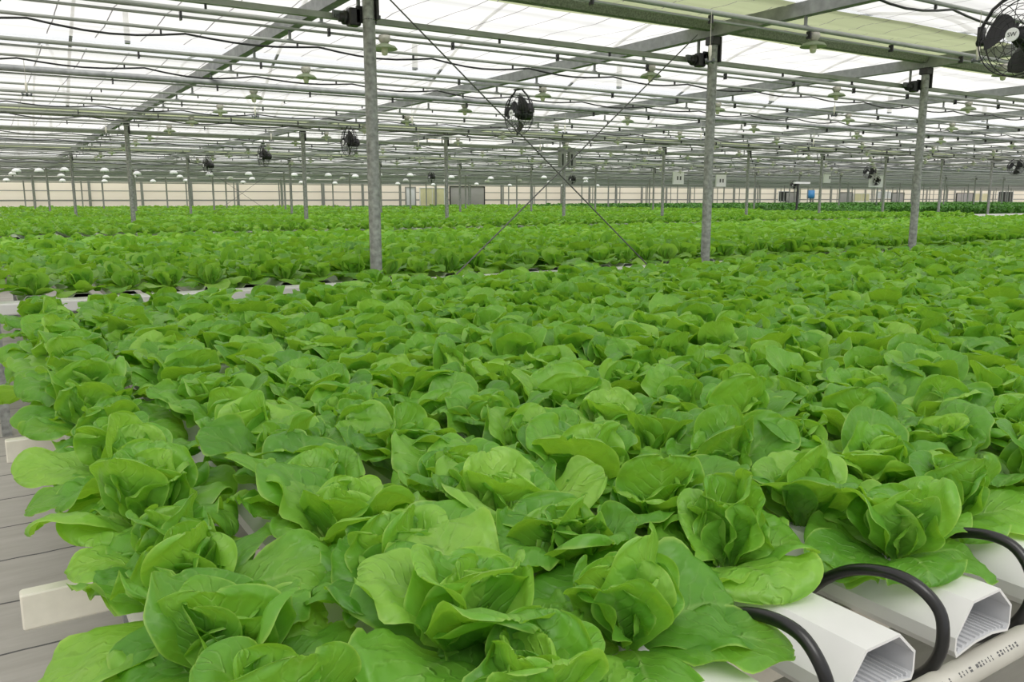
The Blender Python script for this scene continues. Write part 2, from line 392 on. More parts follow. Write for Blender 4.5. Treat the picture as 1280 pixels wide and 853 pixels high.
# gutters
for r in range(-1, 6):
    y = ROW0+BAY*r; xm = min(185, 2.4*y+16) if y > 0 else 14
    m = MB(); pr = [(-.06, 1.765), (-.06, 1.70), (-.04, 1.635), (.04, 1.635), (.06, 1.70), (.06, 1.765)]
    n = len(pr); x0 = -9; v = [(x, y+a, H+z+.02) for x in (x0, xm) for a, z in pr]
    m.add(v, [(i, i+1, n+i+1, n+i) for i in range(n-1)])
    m.add([(x, y+a*.93, H+z+.03) for x in (x0, xm) for a, z in pr], [(n+i, n+i+1, i+1, i) for i in range(n-1)])
    tag(m.build('gutter', M_gutter), 'dark metal roof gutter along the top of the %s row of posts' % (['nearest', 'second', 'third', 'fourth', 'fifth', 'sixth'][r] if r >= 0 else 'hidden'), 'gutter', 'roof gutters')

# overhead pipes: pattern that repeats in every bay (offset from the post row, drop, radius, twin, cable)
PAT = [(.20, 1.40, .026, 0, 0, 'square drive tube'), (1.03, 1.50, .021, 1, 0, 'pipe pair carrying lamps'), (1.90, 1.50, .015, 0, 1, 'pipe with a slack black cable'), (3.12, 1.50, .020, 1, 0, 'pipe pair carrying lamps'),
       (4.12, 1.50, .014, 0, 1, 'thin pipe with a sagging cable'), (5.10, 1.50, .038, 1, 0, 'thick pipe'), (6.25, 1.47, .014, 0, 0, 'thin pipe on short hangers'), (7.35, 1.50, .021, 1, 0, 'pipe pair'),
       (8.45, 1.50, .014, 0, 1, 'thin pipe with cable'), (9.35, 1.50, .024, 1, 0, 'green painted pipe pair'), (10.30, 1.50, .016, 0, 1, 'pipe with cable'), (11.45, 1.50, .021, 1, 0, 'pipe pair')]
_c = MB(); _c.box(-.007, .007, -.008, .038, -.062, .004); clip2 = _c.mesh('clip', M_black)
_c = MB(); _c.box(-.007, .007, -.010, .010, -.030, .004); clip1 = _c.mesh('clip', M_black)
hang = []
for _h in (.095, .195):
    _c = MB(); _c.box(-.012, .012, -.010, .010, 0, _h); _c.box(-.03, .03, -.012, .012, 0, .012); hang.append(_c.mesh('hanger', M_beam))
for r in range(-1, 6):
    for (dv, z, rad, twin, cab, what) in PAT:
        y = ROW0+BAY*r+dv
        if y < 1.5 or y > WALL-.5: continue
        xm = min(170, 2.3*y+6); x0 = -8.5
        where = 'over the %s bay' % ['front', 'near', 'second', 'third', 'fourth', 'fifth', 'last'][r+1]
        e = MB()
        if what.startswith('square'): e.box(x0, xm, y-.022, y+.022, H+z-.022, H+z+.022)
        else: e.tube([(x0, y, H+z), (xm, y, H+z)], rad, 10)
        top = e.build('overhead_pipe', M_paint if dv != 5.10 else M_beam, smooth=not what.startswith('square'))
        tag(top, 'grey-green %s %s, %.1f m beyond its post row' % (what, where, dv) if False else 'grey-green overhead %s, %s of twelve %s' % (what, ordn(PAT.index((dv, z, rad, twin, cab, what))), where), 'pipe', 'overhead pipes %s' % where)
        if twin:
            t = MB(); t.tube([(x0, y+.03, H+z-.052), (xm, y+.03, H+z-.052)], .0115, 6); t.build('lower_pipe', M_paint, top, True)
        if r < 2:
            x = -2.2
            while x < min(xm, 30):
                if inview((x, y, H+z), 30):
                    c = bpy.data.objects.new('clip', clip2 if twin else clip1); C.objects.link(c); c.location = (x, y, H+z-rad); c.parent = top
                x += 1.22 if r < 1 else 2.44
        if r < 3:
            for k in range(-1, 30):          # hangers up to each beam
                x = U0+STEP*k
                if x < xm and inview((x, y, H+z), 60):
                    c = bpy.data.objects.new('hanger', hang[0 if z > 1.45 else 1]); C.objects.link(c); c.location = (x, y, H+z+rad*.6); c.parent = top
        if cab and r < 3:
            pts = []; x = -2.0; q = MB(); lim = min(xm, 40)
            while x < lim:
                sag = .035+.03*rng.random()
                for j in range(6): pts.append((x+1.22*j/6, y-.02, H+z-.03-sag*math.sin(j/6*PI)))
                x += 1.22
            q.tube(pts, .010, 5); q.build('cable', M_rubber, top, True)

# drive boxes on the near posts
for k in range(3):
    x = U0+STEP*k; e = empty('drive_box', (x, ROW0, H+1.40))
    tag(e, ['black gear drive box strapped to the thick left post', 'black gear drive box with a toothed rack on the post right of centre', 'black gear drive box on the post at the right'][k], 'gearbox', 'screen drive boxes')
    m = MB(); m.box(-.17, -.055, .05, .16, -.10, .06, .012); m.box(-.10, .10, .05, .075, -.07, .08); m.build('housing', M_black, e)
    m = MB(); m.tube([(-.24, .15, -.02), (-.15, .15, -.02)], .045, 14); m.tube([(-.20, .15, -.02), (-.16, .15, -.02)], .065, 14); m.build('gear', M_black, e, True)
    m = MB(); m.box(-.30, .18, .13, .17, .0, .035)
    for i in range(9): m.box(-.30+i*.018, -.292+i*.018, .135, .165, -.03, .0)
    m.build('toothed_rack', M_beamd, e); e.scale = (.8, .8, .8)
    m = MB(); m.tube([(.052*math.cos(a*PI/8), .052*math.sin(a*PI/8), -.05) for a in range(16)], .008, 5, closed=True); m.build('strap', M_black, e)

# cross-braced cables
def brace(p, q, label):
    m = MB(); m.tube([p, q], .006, 6); o = m.build('brace_cable', M_wire); tag(o, label, 'cable', 'bracing cables'); return o
brace((2.70, ROW0, H+2.0 - .40), (5.95, ROW0, H-1.0), 'thin steel bracing cable falling to the right between the two near posts')
brace((6.05, ROW0, H+1.60), (2.80, ROW0, H-1.05), 'thin steel bracing cable rising to the right between the two near posts')
yC = ROW0+2*BAY
brace((U0+STEP+.1, yC, H-.9), (U0+2*STEP-.1, yC, H+1.5), 'faint bracing cable rising right in the third row')
brace((U0+STEP+.1, yC, H+1.5), (U0+2*STEP-.1, yC, H-.9), 'faint bracing cable falling right in the third row')
yB = ROW0+BAY
# ------------------------------------------------------------------ lamps
lamp = empty('pendant_lamp', (0, 0, 0))
m = MB(); m.lathe([(0, 0), (.045, 0), (.05, -.03), (.038, -.05), (.03, -.06), (0, -.06)], 14); m.build('socket', M_socket, lamp, True)
m = MB(); m.lathe([(.028, -.058), (.045, -.068), (.085, -.082), (.105, -.105), (.102, -.107), (.083, -.088), (.043, -.074), (.026, -.064)], 22); m.build('lamp_shade', M_shade, lamp, True)
m = MB(); m.lathe([(.018, -.06), (.026, -.085), (.028, -.125), (.020, -.150), (0, -.156)], 12); m.build('bulb', M_opal, lamp, True)
lrows = [(-1, 11.45, 1), (0, 1.03, 0), (0, 3.12, 0), (0, 5.25, 0), (0, 7.35, 0), (0, 9.4, 0), (0, 11.45, 0), (1, 1.03, 0), (1, 3.12, 0), (1, 5.2, 0), (1, 7.4, 0), (1, 9.4, 0), (1, 11.45, 0)]
first = True; near = {}
for li, (r, dv, _) in enumerate(lrows):
    for k in range(0, 12):
        x, y = 3.2+3.22*k, ROW0+BAY*r+dv
        if not inview((x, y, H+1.42), 10): continue
        o = lamp if first else dup(lamp); first = False
        o.location = (x+rng.uniform(-.05, .05), y+.015, H+1.475); o.scale = (1.12,)*3
        tag(o, 'pale green shaded lamp, %s from the left in the %s row of lamps' % (ordn(k), ordn(li)), 'lamp', 'pendant lamps under the pipes')
# white dome reflectors far away
dome = MB(); dome.lathe([(.0, .13), (.06, .125), (.12, .095), (.16, .04), (.17, -.03), (.165, -.03), (.155, .035), (.115, .085), (0, .12)], 16); dm = dome.mesh('dome_lamp', M_white, True)
dl = MB(); dl.lathe([(.0, -.02), (.03, -.03), (.03, -.09), (0, -.10)], 8); dl.tube([(0, 0, .12), (0, 0, .42)], .012, 5); dlm = dl.mesh('lamp_stem', M_box, True)
di = 0
for (y, xs, z) in ((38.2, (1.25, 2.0, 2.9, 4.3, 5.7, 7.2, 8.7, 10.2, 12.6, 13.9, 15.2, 16.3, 18.1, 20.4, 23.0, 26.3, 29.8), 1.20), (44.5, (1.3, 3.3, 5.2, 6.4, 8.6, 10.9, 12.3, 15.1, 17.0, 19.4, 21.1, 23.7, 26.2, 28.6, 31.2, 34.7), 1.20),
                   (52.0, (1.2, 3.8, 5.9, 8.4, 10.3, 13.7, 17.2, 19.4, 23.6, 27.0, 30.1, 33.3, 37.5, 41.0), 1.16)):
    for x in xs:
        o = bpy.data.objects.new('dome_lamp', dm); o.location = (x, y+rng.uniform(-.8, .8), H+z+rng.uniform(-.05, .06)); C.objects.link(o)
        c = bpy.data.objects.new('lamp_stem', dlm); C.objects.link(c); c.parent = o
        tag(o, 'small white dome lamp hanging far off before the cream wall', 'lamp', 'white dome lamps before the end wall'); di += 1
# foggers
fog = empty('mist_nozzle', (0, 0, 0))
m = MB(); m.tube([(0, 0, 0), (0, 0, -.27)], .0028, 5); m.build('tube', M_socket, fog)
m = MB(); m.lathe([(0, -.26), (.011, -.26), (.013, -.275), (.013, -.335), (.008, -.345), (.007, -.385), (0, -.39)], 10); m.build('valve', M_cream, fog, True)
m = MB(); m.tube([(-.035, 0, -.385), (.035, 0, -.385)], .007, 6); m.tube([(0, -.035, -.385), (0, .035, -.385)], .007, 6)
for a, c in ((-.035, 0), (.035, 0), (0, -.035), (0, .035)): m.tube([(a, c, -.395), (a*1.25, c*1.25, -.365)], .010, 6)
m.build('nozzle_cross', M_beamd, fog, True)
first = True
for i, (x, y) in enumerate([(5.05, 4.96), (6.86, 3.80), (.50, 10.22), (3.15, 11.25), (1.85, 15.47), (5.43, 11.25), (8.2, 11.25), (11.3, 11.25), (4.6, 15.47), (7.6, 15.47), (10.6, 15.47), (13.8, 15.47), (9.6, 7.15), (14.5, 11.25)]):
    o = fog if first else dup(fog); first = False; o.location = (x, y, H+1.49)
    lab = ['mist nozzle on a thin white tube above the gutter, left of the big fan', 'mist nozzle on a thin white tube just beside the big fan'][i] if i < 2 else \
        'small mist nozzle hanging on a thin tube, %s from the left in the %s' % (ordn([0, 1, 0, 2, 3, 4, 1, 2, 3, 4, 0, 5][i-2]), {10.22: 'near bay', 11.25: 'near bay', 15.47: 'row beyond', 7.15: 'front row'}[y])
    tag(o, lab, 'nozzle', 'hanging mist nozzles')
# ------------------------------------------------------------------ fans
def make_fan():
    e = empty('circulation_fan', (0, 0, 0)); R = .25          # axis along local y, facing -y
    g = MB()
    for rr, yy in ((.25, -.05), (.25, .05), (.222, -.078), (.19, -.092), (.155, -.10), (.12, -.105), (.085, -.108), (.22, .085), (.17, .105), (.11, .115)):
        g.tube([(rr*math.cos(a*PI/18), yy, rr*math.sin(a*PI/18)) for a in range(36)], .0022 if rr < .25 else .004, 5, closed=True)
    for k in range(24):
        a = k*PI/12; c, s = math.cos(a), math.sin(a)
        if k % 2 == 0: g.tube([(.05*c, -.11, .05*s), (.16*c, -.10, .16*s), (.222*c, -.078, .222*s), (.25*c, -.05, .25*s), (.25*c, .05, .25*s), (.22*c, .085, .22*s), (.11*c, .115, .11*s)], .0024, 4)
        else: g.tube([(.25*c, -.05, .25*s), (.25*c, .05, .25*s)], .0018, 4)
    g.build('guard', M_black, e, True)
    for k in range(3):
        bl = MB(); a0 = k*2*PI/3+.5; v = []; f = []; nr, na = 6, 8
        for i in range(nr+1):
            rr = .05+.175*i/nr; wd = .34+.30*math.sin(i/nr*PI*.75)
            for j in range(na+1):
                t = j/na-.5; a = a0+t*wd*2.0+.25*i/nr; v.append((rr*math.cos(a), -t*.075*(1-.3*i/nr)-.01, rr*math.sin(a)))
        for i in range(nr):
            for j in range(na): q = i*(na+1)+j; f.append((q, q+1, q+na+2, q+na+1))
        n0 = len(v); v += [(x, y+.004, z) for x, y, z in v]; f += [tuple(n0+i for i in reversed(q)) for q in f]
        bl.add(v, f); bl.build('blade', M_black, e, True)
    m = MB()
    m.tube([(0, -.03, 0), (0, .03, 0)], .055, 18); m.build('hub', M_black, e, True)
    m = MB(); m.tube([(0, .02, 0), (0, .04, 0), (0, .17, 0), (0, .19, 0)], [.05, .075, .075, .05], 18); m.build('motor', M_black, e, True)
    m = MB(); m.tube([(0, -.112, 0), (0, -.120, 0)], .042, 22); bd = m.build('badge', M_white, e)
    t = bpy.data.curves.new('badge_letters', 'FONT'); t.body = 'SW'; t.size = .038; t.align_x = 'CENTER'; t.align_y = 'CENTER'; t.extrude = .0006
    to = bpy.data.objects.new('badge_letters', t); C.objects.link(to); tm = bpy.data.meshes.new_from_object(to.evaluated_get(bpy.context.evaluated_depsgraph_get())); bpy.data.objects.remove(to)
    tm.materials.clear(); tm.materials.append(M_black); to = bpy.data.objects.new('badge_letters', tm); C.objects.link(to); to.location = (0, -.1215, 0); to.rotation_euler = (PI/2, 0, 0); to.parent = bd
    m = MB()
    for s in (-1, 1):
        m.box(s*.262-.012, s*.262+.012, -.03, .03, -.02, .10)
        m.tube([(s*.262, 0, -.02), (s*.262, 0, .10), (s*.20, 0, .20), (s*.06, 0, .30)], .011, 6)
        m.tube([(s*.24, 0, 0), (s*.285, 0, 0)], .022, 8)
    m.box(-.08, .08, -.03, .03, .29, .305); m.build('bracket', M_black, e, True)
    return e
fan = make_fan(); first = True
FANS = [(6.36, 3.22, 1.15, -PI/2), (6.42, 9.9, 1.20, -PI/2), (6.40, 16.2, 1.18, -PI/2), (6.40, 22.3, 1.18, -PI/2), (6.40, 28.8, 1.18, -PI/2), (32.6, 22.3, 1.18, -PI/2), (32.3, 16.1, 1.18, -PI/2), (50.4, 40.6, 1.1, -PI/2), (47.0, 22.3, 1.18, -PI/2), (28.6, 38.5, 1.2, -PI/2), (19.5, 38.3, 1.2, -PI/2), (46, 31.0, 1.15, -PI/2)]
FL = ['large black wall-type fan hanging at the top right corner with a round white badge', 'black caged fan hanging from a pipe near the centre of the ceiling', 'black caged fan seen beside the thick left post',
      'small black caged fan behind the fan by the left post', 'tiny black fan, farthest of the left line of fans', 'small dark fan above the dark green crop at the right', 'small dark fan at the right edge above the dark crop',
      'tiny dark fan right of the post right of centre', 'tiny dark fan behind the one at the right edge', 'tiny dark fan right of the control boxes', 'tiny dark fan among the white dome lamps', 'tiny dark fan above the far right doors']
for i, (x, y, z, rz) in enumerate(FANS):
    o = fan if first else dup(fan); first = False; o.location = (x, y, H+z); o.rotation_euler = (0, 0, rz); o.scale = (1.1,)*3; tag(o, FL[i], 'fan', 'hanging circulation fans')

# control boxes at a post of the second row, squares, pole
e = empty('control_box', (U0+3*STEP, yB-.06, H+.9)); tag(e, 'grey control boxes bolted on both sides of a second-row post', 'control box')
m = MB(); m.box(-.26, -.06, -.12, .0, .02, .42, .01); m.box(.06, .27, -.12, .0, .02, .42, .01); m.build('cabinet', M_box, e)
m = MB(); m.box(-.28, .29, -.06, -.02, .42, .54); m.build('mounting_plate', M_beam, e)
m = MB(); m.box(.10, .16, -.125, -.12, .05, .36); m.box(-.20, -.15, -.125, -.12, .05, .36); m.build('conduit', M_dark, e)
def sign(x, y, z, w, h, label, blk):
    e = empty('hanging_sign', (x, y, H+z)); tag(e, label, 'sign', 'small white hanging boxes')
    m = MB(); m.box(-w/2, w/2, -.04, .04, 0, h, .01); p = m.build('panel', M_white, e)
    for q in blk:
        m = MB(); m.box(q-.05, q+.05, -.046, -.041, h*.35, h*.65); m.build('mark', M_print, p)
    m = MB(); m.tube([(-w*.4, 0, h), (-w*.4, 0, h+.5)], .008, 4); m.tube([(w*.4, 0, h), (w*.4, 0, h+.5)], .008, 4); m.build('hanger', M_box, e)
sign(29.85, 31.2, .82, .72, .62, 'white square box with dark mark, left of the post right of centre', (-.08, .12))
sign(32.9, 31.2, .72, .72, .62, 'white square box with dark mark, just right of that post', (-.08, .12))
sign(46.3, 31.2, .78, 1.35, .75, 'wide white box with two marks near the right post', (-.25, .25))
sign(41.6, 31.2, 1.0, .6, .62, 'white box with dark edge beside the small dark fan', (.2,))
e = empty('dark_pole', (31.3, 25, 0)); tag(e, 'thin black pole standing in the crop right of centre', 'pole')
m = MB(); m.lathe([(.05, 0), (.05, H+.75), (0, H+.75)], 8); m.build('shaft', M_black, e); m = MB(); m.box(-.25, .8, -.05, .05, H+.75, H+.83); m.build('arm', M_white, e)
e = empty('blue_drum', (77.4, 60, H+.2)); tag(e, 'small blue plastic drum by the end wall', 'drum')
m = MB(); m.lathe([(0, 0), (.4, 0), (.42, .3), (.4, .9), (0, .9)], 14); m.build('body', M_blue, e, True)
m = MB(); m.lathe([(.36, .9), (.36, .96), (0, .96)], 14); m.lathe([(.1, 0), (.1, -.9)], 6); m.build('cap', M_box, e)

# ------------------------------------------------------------------ growing channels
CH0, CHD = .262, .3075                       # first channel centre and spacing along u
def channel_mesh(L, holes=()):
    """six-sided gully: outer skin, inner skin, rim; runs from y=0 to y=L"""
    out = [(-.090, 0), (-.098, .014), (-.098, .040), (-.050, .098), (.042, .098), (.092, .052), (.092, .012), (.086, 0), (.03, .010), (-.03, .010)]
    inn = [(-.086, .006), (-.093, .016), (-.093, .039), (-.047, .093), (.040, .093), (.087, .050), (.087, .014), (.082, .005), (.03, .0155), (-.03, .0155)]
    m = MB(); n = len(out)
    def skin(pr, y0, y1, rev):
        v = [(x, y, z) for y in (y0, y1) for x, z in pr]
        f = [(i, (i+1) % n, n+(i+1) % n, n+i) for i in range(n)]
        m.add(v, [tuple(reversed(q)) for q in f] if rev else f)
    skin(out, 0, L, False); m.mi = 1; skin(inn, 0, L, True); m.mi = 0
    v = [(x, 0, z) for x, z in out]+[(x, 0, z) for x, z in inn]
    m.add(v, [(i, n+i, n+(i+1) % n, (i+1) % n) for i in range(n)])
    m.mi = 1
    for i in range(12):                     # drainage ribs on the channel bottom
        x = -.078+i*.0142; z = .0075+.008*max(0, 1-abs(x)/.08); m.box(x-.0014, x+.0014, .004, min(L, .6), z, z+.006)
    return m.mesh('growing_channel', [M_pvc, M_pvcin])
ZB1 = H-.812                                # bed-one channel underside
Vf = .715
cm1 = channel_mesh(4.98); cm1b = channel_mesh(5.22)
NCH = 44
JIT = {3: (.0, .0), 4: (.0, .0)}
for i in range(NCH):
    x = CH0+CHD*i; o = bpy.data.objects.new('growing_channel', cm1 if i < 7 else cm1b); C.objects.link(o)
    o.location = (x, Vf+.012*math.sin(i*2.3), ZB1)
    lab = {3: 'white six-sided channel with its open end at the bottom of the frame', 4: 'white six-sided channel, open end just above the grey pipe at bottom right',
           5: 'white six-sided channel whose end shows at the right edge of the frame'}.get(i, 'white growing channel under the lettuce, %s from the left side of the front bed' % ordn(i))
    tag(o, lab, 'growing channel', 'growing channels of the front bed')
# black feed loops from the supply side over the channel mouths
def loop_pts(x, k=0):
    # rises out of the gap between two channels, arches forward past the mouths and curls back under them
    R_ = random.Random(k); P = []
    a = [(1.10, -.86), (1.04, -.83), (.985, -.790), (.94, -.742), (.885, -.703), (.82, -.682), (.765, -.687), (.728, -.722), (.716, -.770), (.724, -.815), (.752, -.858), (.80, -.895), (.87, -.915)]
    a = [(x+R_.uniform(-.004, .004)+.012*math.sin(i*.6+k), y, H+z+.012) for i, (y, z) in enumerate(a)]
    n = len(a)
    for i in range(n-1):
        p0, p1, p2, p3 = [np.array(a[max(0, min(n-1, j))]) for j in (i-1, i, i+1, i+2)]
        for q in range(5):
            t = q/5; P.append(.5*((2*p1)+(-p0+p2)*t+(2*p0-5*p1+4*p2-p3)*t*t+(-p0+3*p1-3*p2+p3)*t**3))
    P.append(np.array(a[-1])); return P
for i in range(2, 9):
    m = MB(); m.tube(loop_pts(CH0+CHD*(i+.5), i), .0112, 12); o = m.build('feed_tube', M_rubber, smooth=True)
    tag(o, {2: 'black feed tube arching at the bottom of the frame, left of the open channels', 3: 'black feed tube looping between the two open white channels', 4: 'black feed tube looping past the right channel mouth', 5: 'black feed tube at the right edge of the frame'}.get(i, 'black feed tube on the front edge of the bed, %s channel from the left' % ordn(i)), 'tube', 'black feed tubes')
# drain pipe along the front of the bed
m = MB(); m.tube([(-.1, .712, H-.842), (14, .712, H-.842)], .025, 24); dp = m.build('drain_pipe', M_pipe, smooth=True); tag(dp, 'round grey plastic drain pipe along the front of the bed', 'pipe')
m = MB(); x = 1.30
rr = .0253
for i in range(26):
    w = rng.choice((.003, .004, .006)) if not 9 < i < 13 else .008
    if rng.random() < .85:
        for zz in ((.6, .95) if i % 3 else (.65, .9),):
            a0, a1 = PI-zz[0], PI-zz[1]
            v = []
            for xx in (x, x+w):
                for a in (a0, a1): v.append((xx, .712+rr*math.cos(a), H-.842+rr*math.sin(a)))
            m.add(v, [(0, 1, 3, 2)])
    x += .0105
m.build('print', M_print, dp)
# cross rails carrying the channels (white, sticking out at the left)
for i, y in enumerate((1.93, 3.27, 4.60, 5.55, .95)):
    e = empty('cross_rail', (-.01 if i in (0, 1) else .10, y, ZB1)); L = 13.6
    m = MB(); m.box(0 if i < 4 else .05, L, -.018, .018, -.085, -.004, .004); m.build('rail', M_cream, e)
    m = MB()
    for x in (.35, 4.0, 8.0, 12.0): m.box(x-.03, x+.03, -.016, .016, -ZB1, -.085)
    m.build('leg', M_galv, e)
    tag(e, ['cream cross rail sticking out low at the left of the lettuce bed, nearest one', 'cream cross rail sticking out at the left, halfway along the bed edge', 'cream cross rail farther back at the left edge', 'cream cross rail at the back end of the front bed', 'cream cross rail hidden under the front lettuces'][i], 'rail', 'cross rails under the front bed')
# second and third bed channels
ZB2, V2 = H-.76, 6.78
cm2 = channel_mesh(8.4)
for i in range(60):
    o = bpy.data.objects.new('growing_channel', cm2); C.objects.link(o); o.location = (-.05+CHD*i, V2, ZB2)
    tag(o, 'white growing channel end in the gap before the second bed, %s from the left' % ordn(i), 'growing channel', 'growing channels of the second bed')
ZB3, V3 = H-.70, 16.9
cm3 = channel_mesh(12.0)
for i in range(96):
    o = bpy.data.objects.new('growing_channel', cm3); C.objects.link(o); o.location = (.1+.34*i, V3+rng.uniform(-.05, .05), ZB3)
    tag(o, 'tiny white channel end dotted along the gap before the third bed', 'growing channel', 'growing channels of the third bed')
for i in range(36):
    o = bpy.data.objects.new('growing_channel', cm3); C.objects.link(o); o.location = (33.0+.34*i, 13.6+.0*i+rng.uniform(-.04, .04)+max(0, (i-8))*.0, ZB3+.04)
    o.scale = (1, .4, 1)
    tag(o, 'bare white channel without plants at the right edge before the dark crop', 'growing channel', 'bare channels at the right')
m = MB(); m.box(-.5, 18, 6.42, 6.60, H-.75, H-.672, .008); cov = m.build('trough_cover', M_pvc); tag(cov, 'white strip of the covered trough along the gap behind the front bed', 'trough')
for x in (0, 4, 8, 12, 16):
    m = MB(); m.box(x-.03, x+.03, 6.51, 6.57, 0, H-.75); m.build('leg', M_galv, cov)
for i, y in enumerate((V2+.15, V2+4, V2+8, V3+.2, V3+6, V3+11)):
    m = MB(); z = (ZB2 if i < 3 else ZB3)-.004; L = 18 if i < 3 else 46
    m.box(-.15, L, y-.03, y+.03, z-.08, z); x = .3
    while x < L: m.box(x-.03, x+.03, y-.028, y+.028, 0, z-.08); x += 3.0
    tag(m.build('support_rail', M_galv), 'grey rail on legs under the %s bed, %s from its front' % ('second' if i < 3 else 'third', ordn(i % 3)), 'rail', 'rails under the far beds')

# ------------------------------------------------------------------ lettuce
def leaf(L, W, a0, a1, cup, reflex, ruff, ph, ns, nt, sm=.60, w0=.16, fold=0., twist=0., skew=0., fr=5):
    q = np.linspace(0, 1, ns); s = .992*(1-(1-q)**1.45)
    al = a0+(a1-a0)*s**1.35-reflex*np.clip((s-.72)/.28, 0, 1)**1.6
    ds = np.diff(s, prepend=0)*L
    am = np.concatenate([[al[0]], (al[1:]+al[:-1])/2])
    X = np.cumsum(np.cos(am)*ds); Z = np.cumsum(np.sin(am)*ds)
    pr = np.where(s < sm, w0+(1-w0)*(np.sin(np.clip(s/sm, 0, 1)*PI/2)**1.5), np.sqrt(np.clip(1-((s-sm)/(1-sm+1e-6))**2.4, .004, 1)))
    t = np.linspace(-1, 1, nt); t = np.sign(t)*np.abs(t)**.9
    T, S = np.meshgrid(t, s); hw = (W*pr)[:, None]
    cu = np.maximum(cup, .02)*np.ones_like(T)*(.6+.4*S)
    B = cu*T; y = hw*np.sin(B)/cu; n = hw*(1-np.cos(B))/cu
    edge = np.maximum(np.abs(T)**3*np.minimum(1, S*2.5), np.clip((S-.8)/.2, 0, 1)**2)*np.clip(pr[:, None]*1.3, 0, 1)
    n = n-reflex*.22*hw*np.abs(T)**4
    n = n+ruff*W*edge*(np.sin(fr*(S*3.1+T*1.1)+ph)*.6+np.sin(fr*1.9*(S*2.2-T*1.7)+ph*2.3)*.4)
    n = n+.05*W*pr[:, None]*np.sin(S*15+ph*3)*np.cos(T*7+ph)*np.minimum(1, (1-edge)*1.5)
    n = n-fold*W*np.exp(-(T/.22)**2)*.5*(1-S)*pr[:, None]*1.6
    y = y+skew*W*S**2+.05*W*edge*np.sin(7*S+ph)
    ca, sa = np.cos(al)[:, None], np.sin(al)[:, None]
    tw = twist*S
    yy = y*np.cos(tw)-n*np.sin(tw); nn = y*np.sin(tw)+n*np.cos(tw)
    P = np.stack([X[:, None]-sa*nn, yy, Z[:, None]+ca*nn], -1)
    return P.reshape(-1, 3), np.stack([(T+1)/2, S], -1).reshape(-1, 2)
def grid_faces(ns, nt):
    a = np.arange((ns-1)*nt).reshape(ns-1, nt)[:, :-1].ravel()
    return np.stack([a, a+1, a+nt+1, a+nt], 1)
def head(seed, nl, ns, nt, size=1.0, style=0):
    """open butterhead rosette: upright cupped heart leaves, wide wavy outer leaves"""
    R = random.Random(seed); V = []; UV = []; Fc = []; TN = []; off = 0; gf = grid_faces(ns, nt)
    g0 = R.random()*6.28
    for i in range(nl):
        f = (i+.5)/nl; J = lambda a: R.uniform(-a, a)
        L = (.062+.122*min(1, f*1.25)**.8)*(1+J(.22)); W = (.038+.056*min(1, f*1.4)**.8)*(1+J(.2))
        a0 = math.radians(92-20*f+J(10)); a1 = math.radians(80-48*f**1.2+J(30))
        cup = max(.2, 1.35-1.15*f+J(.28)); refl = (.10+.95*f)*(1+J(.8))
        if i < 3: L *= .9; cup = 1.6; refl = -.2
        if R.random() < .22 and f > .3: a0 = math.radians(84+J(8)); a1 = math.radians(78+J(14)); refl *= .3; L *= 1.06      # an upright leaf
        if style == 0 and f > .72: a0 = math.radians(R.uniform(40, 68)); a1 = math.radians(R.uniform(-18, 38)); L *= 1.06
        if style == 1 and f > .72: a0 = math.radians(R.uniform(22, 50)); a1 = math.radians(R.uniform(-52, -8)); L *= 1.08; W *= 1.06
        P, u = leaf(L, W, a0, a1, cup, refl, (.07+.13*f)*(1+J(.5)), R.random()*6.28, ns, nt, sm=.58+J(.05), w0=.22, fold=R.uniform(0, .12), twist=J(.4), skew=J(.3), fr=R.uniform(2.8, 5.0))
        az = g0+i*2.39996+J(.28); r0 = .004+.016*f
        P = P+np.array([r0, 0, .006*(1-f)]); c, s_ = math.cos(az), math.sin(az)
        P = np.stack([P[:, 0]*c-P[:, 1]*s_, P[:, 0]*s_+P[:, 1]*c, P[:, 2]], -1)*size
        V.append(P); UV.append(u); Fc.append(gf+off); off += len(P)
        TN.append(np.full(len(P), min(1, max(0, .62-.25*f+J(.33)))))
    V = np.concatenate(V)
    # stay above the channel inside its width and droop only a little below its top outside
    rr = np.hypot(V[:, 0], V[:, 1]); lo = np.where(rr < .10, .002, .002-(.30 if style == 0 else .95)*(rr-.10)); V[:, 2] = np.maximum(V[:, 2], lo-.03*(rr > .1))
    return V, np.concatenate(UV), np.concatenate(Fc), np.concatenate(TN)
def np_mesh(name, V, UV, F, TN, m):
    me = bpy.data.meshes.new(name); nv, nf = len(V), len(F)
    me.vertices.add(nv); me.vertices.foreach_set('co', V.astype(np.float32).ravel())
    me.loops.add(nf*4); me.loops.foreach_set('vertex_index', F.astype(np.int32).ravel())
    me.polygons.add(nf); me.polygons.foreach_set('loop_start', np.arange(nf, dtype=np.int32)*4); me.polygons.foreach_set('loop_total', np.full(nf, 4, np.int32))
    me.update(calc_edges=True); me.polygons.foreach_set('use_smooth', np.ones(nf, bool))
    ul = me.uv_layers.new(name='UVMap'); ul.data.foreach_set('uv', UV[F.ravel()].astype(np.float32).ravel())
    a = me.attributes.new('tone', 'FLOAT', 'POINT'); a.data.foreach_set('value', TN.astype(np.float32))
    me.materials.append(m); me.validate(); return me
ZT1 = ZB1+.098
